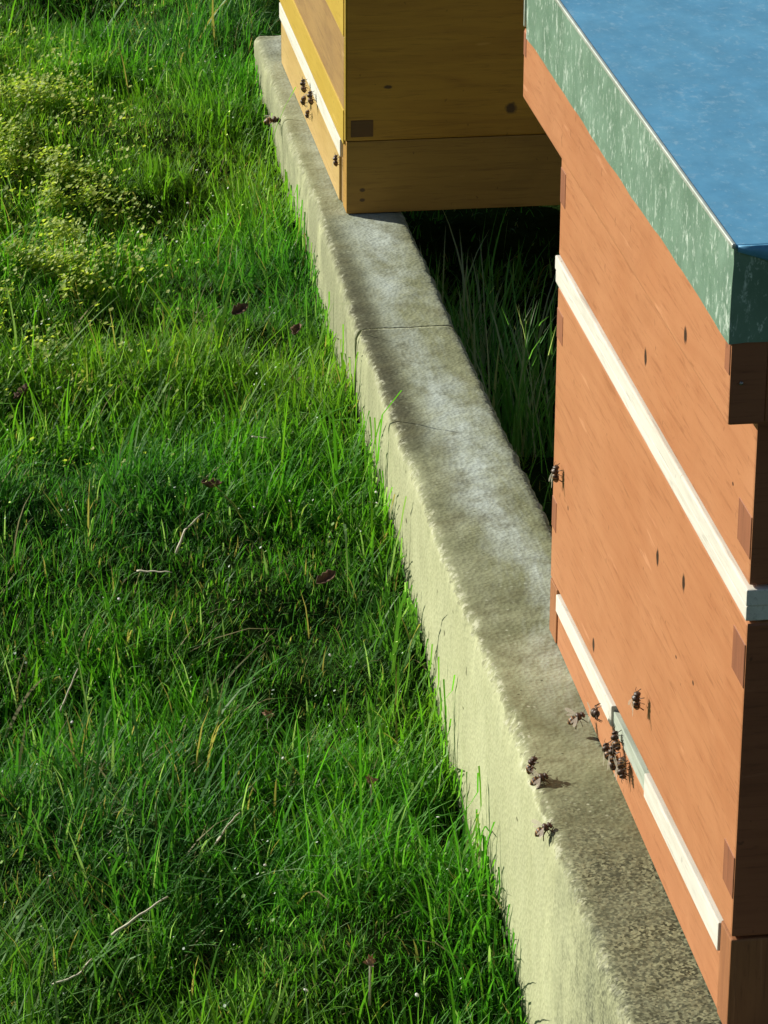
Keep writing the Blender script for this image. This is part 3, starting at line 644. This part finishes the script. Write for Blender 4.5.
def stalk(pts, r, label, group='dry stalks in the grass'):
    P_ = [grass_top(u, v, l) for u, v, l in pts]; bm = bmesh.new(); prev = None
    # smooth polyline
    n = 10; sm = []
    for i in range(n+1):
        s = i/n*(len(P_)-1); k = min(int(s), len(P_)-2); f_ = s-k; sm.append(P_[k].lerp(P_[k+1], f_)+Vector((0, 0, .0004*math.sin(i*1.7))))
    for i, p in enumerate(sm):
        t_ = (sm[min(i+1, n)]-sm[max(i-1, 0)]).normalized(); a = t_.orthogonal().normalized(); b = t_.cross(a); rr = r*(1-.5*i/n)
        rg_ = [bm.verts.new(p+(a*math.cos(q)+b*math.sin(q))*rr) for q in (0, 1.05, 2.1, 3.14, 4.2, 5.2)]
        if prev:
            for j in range(6): bm.faces.new((prev[j], prev[(j+1) % 6], rg_[(j+1) % 6], rg_[j]))
        else: bm.faces.new(rg_)
        prev = rg_
    bm.faces.new(prev); bmesh.ops.recalc_face_normals(bm, faces=bm.faces)
    o = link('dry_stalk', bm, M_straw, None, True); tag(o, label, 'stalk', group)
stalk([(137, 571, .034), (172, 572, .036)], .0009, 'short pale stalk lying level beside the brown leafy patch')
stalk([(176, 553, .036), (185, 530, .046), (203, 513, .05)], .0010, 'pale bent stalk rising above the dark hollow in mid lawn')
stalk([(112, 935, .034), (140, 915, .044), (168, 896, .050)], .0010, 'long pale seed stalk slanting up in the lower lawn')
stalk([(215, 845, .036), (228, 825, .046), (240, 812, .05)], .0008, 'thin pale stalk leaning right above the longer seed stalk')
stalk([(52, 985, .034), (78, 975, .042), (92, 958, .048)], .0008, 'thin straw stalk at the lower left corner of the lawn')
stalk([(252, 437, .04), (268, 438, .04)], .0009, 'short whitish stalk lying flat in the upper middle of the lawn')
stalk([(60, 712, .036), (78, 668, .05)], .0008, 'thin straight stalk rising out of the dark hollow at the left')
stalk([(455, 725, .01), (470, 722, .012)], .0006, 'tiny twig sticking out against the near kerb stone')
# white specks added to stand for dew glints on the grass
def petal(u, v, s, label):  # adds one white speck standing for a dew glint, not a petal
    c = grass_top(u, v, .046); bm = bmesh.new(); bmesh.ops.create_uvsphere(bm, u_segments=10, v_segments=6, radius=s)
    bmesh.ops.scale(bm, verts=bm.verts, vec=(1, .75, .3)); o = link('white_glint', bm, M_glint, None, True); o.location = c
    o.rotation_euler = (random.uniform(-.8, .8), random.uniform(-.9, .2), random.uniform(0, 3)); tag(o, label, 'petal', 'white glint specks added in the lawn')
WP = [(330, 655, .0014), (47, 300, .0012), (59, 388, .0028), (138, 232, .0018), (197, 170, .0018), (188, 203, .0018), (160, 212, .0016), (204, 243, .0015), (228, 188, .0014), (205, 226, .0014), (290, 501, .0013), (313, 500, .0012), (72, 722, .0014), (283, 758, .0014), (265, 865, .0014), (306, 990, .0020), (104, 598, .0014), (119, 599, .0016), (234, 600, .0013), (254, 507, .0013), (378, 462, .0014), (376, 492, .0016), (377, 503, .0018), (467, 870, .0015), (438, 817, .0014), (417, 995, .0018)]
PL = 'small white speck added for a dew glint in the grass of the lawn'
for i, (u, v, s) in enumerate(WP):
    petal(u, v, s*.85, 'largest white speck added for a dew glint, at the left of the upper lawn' if i == 0 else PL)

# ------------------------------------------------------------------ honey bees
def lathe(bm, prof, n=12, mtx=None):
    prev = None; first = None
    for x, r, z in prof:
        rg_ = [bm.verts.new((x, r*math.cos(a), z+r*.92*math.sin(a))) for a in np.linspace(0, 2*np.pi, n, endpoint=False)]
        if prev:
            for j in range(n): bm.faces.new((prev[j], prev[(j+1) % n], rg_[(j+1) % n], rg_[j]))
        else: bm.faces.new(rg_[::-1])
        prev = rg_
    bm.faces.new(prev)
def bee_meshes():
    bm = bmesh.new()                                        # +x is forward, origin at the thorax
    prof = [(-.0076, .0002, -.0007), (-.0070, .0009, -.0006), (-.0058, .0017, -.0004), (-.0042, .0021, -.0001), (-.0028, .0020, 0), (-.0018, .0013, 0), (-.0014, .0006, 0),
            (-.0012, .0010, .0001), (-.0006, .0019, .0002), (.0006, .0022, .0003), (.0016, .0018, .0002), (.0021, .0008, 0), (.0023, .0008, 0), (.0027, .0017, -.0001), (.0034, .0018, -.0002), (.0041, .0011, -.0005), (.0044, .0003, -.0007)]
    lathe(bm, prof, 14); body = bpy.data.meshes.new('body')
    def limb(pts, r):
        prev = None
        for i, p in enumerate(pts):
            p = Vector(p); t_ = (Vector(pts[min(i+1, len(pts)-1)])-Vector(pts[max(i-1, 0)])).normalized(); a = t_.orthogonal().normalized(); b = t_.cross(a); rr = r*(1-.35*i/len(pts))
            g = [bm.verts.new(p+(a*math.cos(q)+b*math.sin(q))*rr) for q in (0, 1.57, 3.14, 4.71)]
            if prev:
                for j in range(4): bm.faces.new((prev[j], prev[(j+1) % 4], g[(j+1) % 4], g[j]))
            prev = g
    for s in (-1, 1):
        limb([(.001, s*.001, -.001), (.0024, s*.0028, -.0008), (.0034, s*.0036, -.0028)], .0003)
        limb([(.0, s*.001, -.001), (.0002, s*.0033, -.0006), (-.0002, s*.0045, -.0029)], .0003)
        limb([(-.0008, s*.001, -.001), (-.0028, s*.003, -.0004), (-.0048, s*.0038, -.0029)], .0004)
        limb([(.0040, s*.0005, 0), (.0052, s*.0012, .0005), (.0064, s*.0018, 0)], .00016)   # antennae
    bmesh.ops.recalc_face_normals(bm, faces=bm.faces)
    bm.to_mesh(body); bm.free(); body.shade_smooth(); [setattr(v_, 'co', Vector((v_.co.x, v_.co.y*1.28, v_.co.z*1.22))) for v_ in body.vertices]; body.materials.append(M_bee)
    wings = []
    for s in (-1, 1):
        bm = bmesh.new()
        for L, wd, sw, zz in ((.0092, .0030, .42, .0020), (.0064, .0021, .95, .0017)):
            vv = []; d_ = Vector((-math.sin(sw), s*math.cos(sw), .12)); q = Vector((math.cos(sw), s*math.sin(sw), 0))
            for t_ in np.linspace(0, 2*np.pi, 14, endpoint=False):
                a = (1-math.cos(t_))/2; b = math.sin(t_)*.5*(.35+.9*a); vv.append(bm.verts.new(Vector((0, s*.0010, zz))+d_*L*a+q*wd*b))
            bm.faces.new(vv)
        me = bpy.data.meshes.new('wing'); bm.to_mesh(me); bm.free(); me.materials.append(M_wing); wings.append(me)
    return body, wings
BODY, WINGS = bee_meshes()
PROTO = None
def bee(pos, fwd, nrm, label, fold=0.0, size=1.0, group='honey bees around the entrances'):
    """pos metres; fwd body axis, nrm the bee's back direction; fold sweeps the wings back"""
    global PROTO
    fwd = Vector(fwd).normalized(); nrm = Vector(nrm); nrm = (nrm-fwd*nrm.dot(fwd)).normalized(); lf = nrm.cross(fwd)
    mw = Matrix((fwd, lf, nrm)).transposed().to_4x4(); mw.translation = Vector(pos)
    o = bpy.data.objects.new('honey_bee', BODY); col_.objects.link(o); o.matrix_world = mw @ Matrix.Scale(size, 4)
    for s, w in zip((-1, 1), WINGS):
        c = bpy.data.objects.new('wing', w); col_.objects.link(c); c.parent = o; c.rotation_euler = (0, .0, s*fold)
    tag(o, label, 'bee', group); return o
def surf_bee(axis_, val, head, tail, nrm, label, off=.0030, fold=.9, size=1.0):
    h_, t_ = on(axis_, val, *head)*K, on(axis_, val, *tail)*K; n_ = Vector(nrm)
    return bee((h_+t_)/2+n_*off, h_-t_, nrm, label, fold, size)
LX = (-1, 0, 0)
surf_bee(0, XF, (648.5, 688), (647, 708), LX, 'honey bee just off the orange hive front, upper right of the entrance cluster', .0065, .5)
surf_bee(0, XF, (563, 461), (562, 482), LX, 'honey bee on the orange hive front beside its far edge', .0045, .7)
surf_bee(0, XF-.004, (613, 717), (599, 708), LX, 'dark honey bee at the upper end of the orange hive entrance', .0065, .6)
CL = [((620, 730), (622, 746), 'topmost honey bee of the cluster at the orange hive entrance', .0034), ((611, 742), (614, 757), 'leftmost honey bee of the cluster at the orange hive entrance', .0036),
      ((622, 744), (623, 760), 'honey bee in the middle of the cluster at the orange hive entrance', .0060), ((618, 771), (621, 756), 'low left honey bee of the cluster at the orange hive entrance', .0036),
      ((628, 756), (627, 772), 'honey bee at the right side of the cluster, touching the strip', .0038), ((631, 778), (629, 764), 'lowest honey bee of the cluster at the orange hive entrance', .0050)]
for h_, t_, lb_, of in CL: surf_bee(0, XF, h_, t_, LX, lb_, of, .95, 1.02)
# flying or standing at the kerb below
def air_bee(u, v, X, fpx, nrm, label, fold=.1, size=1.0):
    p = on(0, X, u, v)*K; q = on(1, p.y/K, u+fpx[0], v+fpx[1])*K
    return bee(p, q-p, nrm, label, fold, size)
air_bee(578, 717, .527, (9, -5), (-.3, -.3, 1), 'honey bee hovering over the kerb edge left of the entrance')
air_bee(532, 763, .476, (4, -9), (-.6, .3, .8), 'upper honey bee hovering over the kerb, above the one with the long shadow')
air_bee(541, 778, .481, (8, -4), (-.2, -.3, 1), 'honey bee low over the kerb casting the long shadow')
air_bee(545, 828, .471, (9, -6), (-.3, -.2, 1), 'lowest honey bee, over the front arris of the kerb')
air_bee(274, 120, .478, (11, -1), (-.3, .2, 1), 'black looking honey bee flying over the grass left of the yellow hive', .2, 1.35)
# at the yellow hive
surf_bee(0, .511, (308, 76), (309, 92), LX, 'uppermost honey bee at the entrance of the yellow hive', .005, .7, 1.1)
surf_bee(0, .511, (314, 88), (315, 104), LX, 'honey bee on the white strip of the yellow hive', .004, .7, 1.1)
surf_bee(0, .511, (307, 108), (309, 94), LX, 'left honey bee below the strip of the yellow hive', .0045, .8, 1.0)
surf_bee(0, .5135, (311, 121), (312, 108), LX, 'lowest honey bee on the front board of the yellow hive', .004, .9, .8)
surf_bee(0, .5135, (340, 152), (340, 166), LX, 'honey bee at the near end of the yellow hive strip', .004, .9, .9)
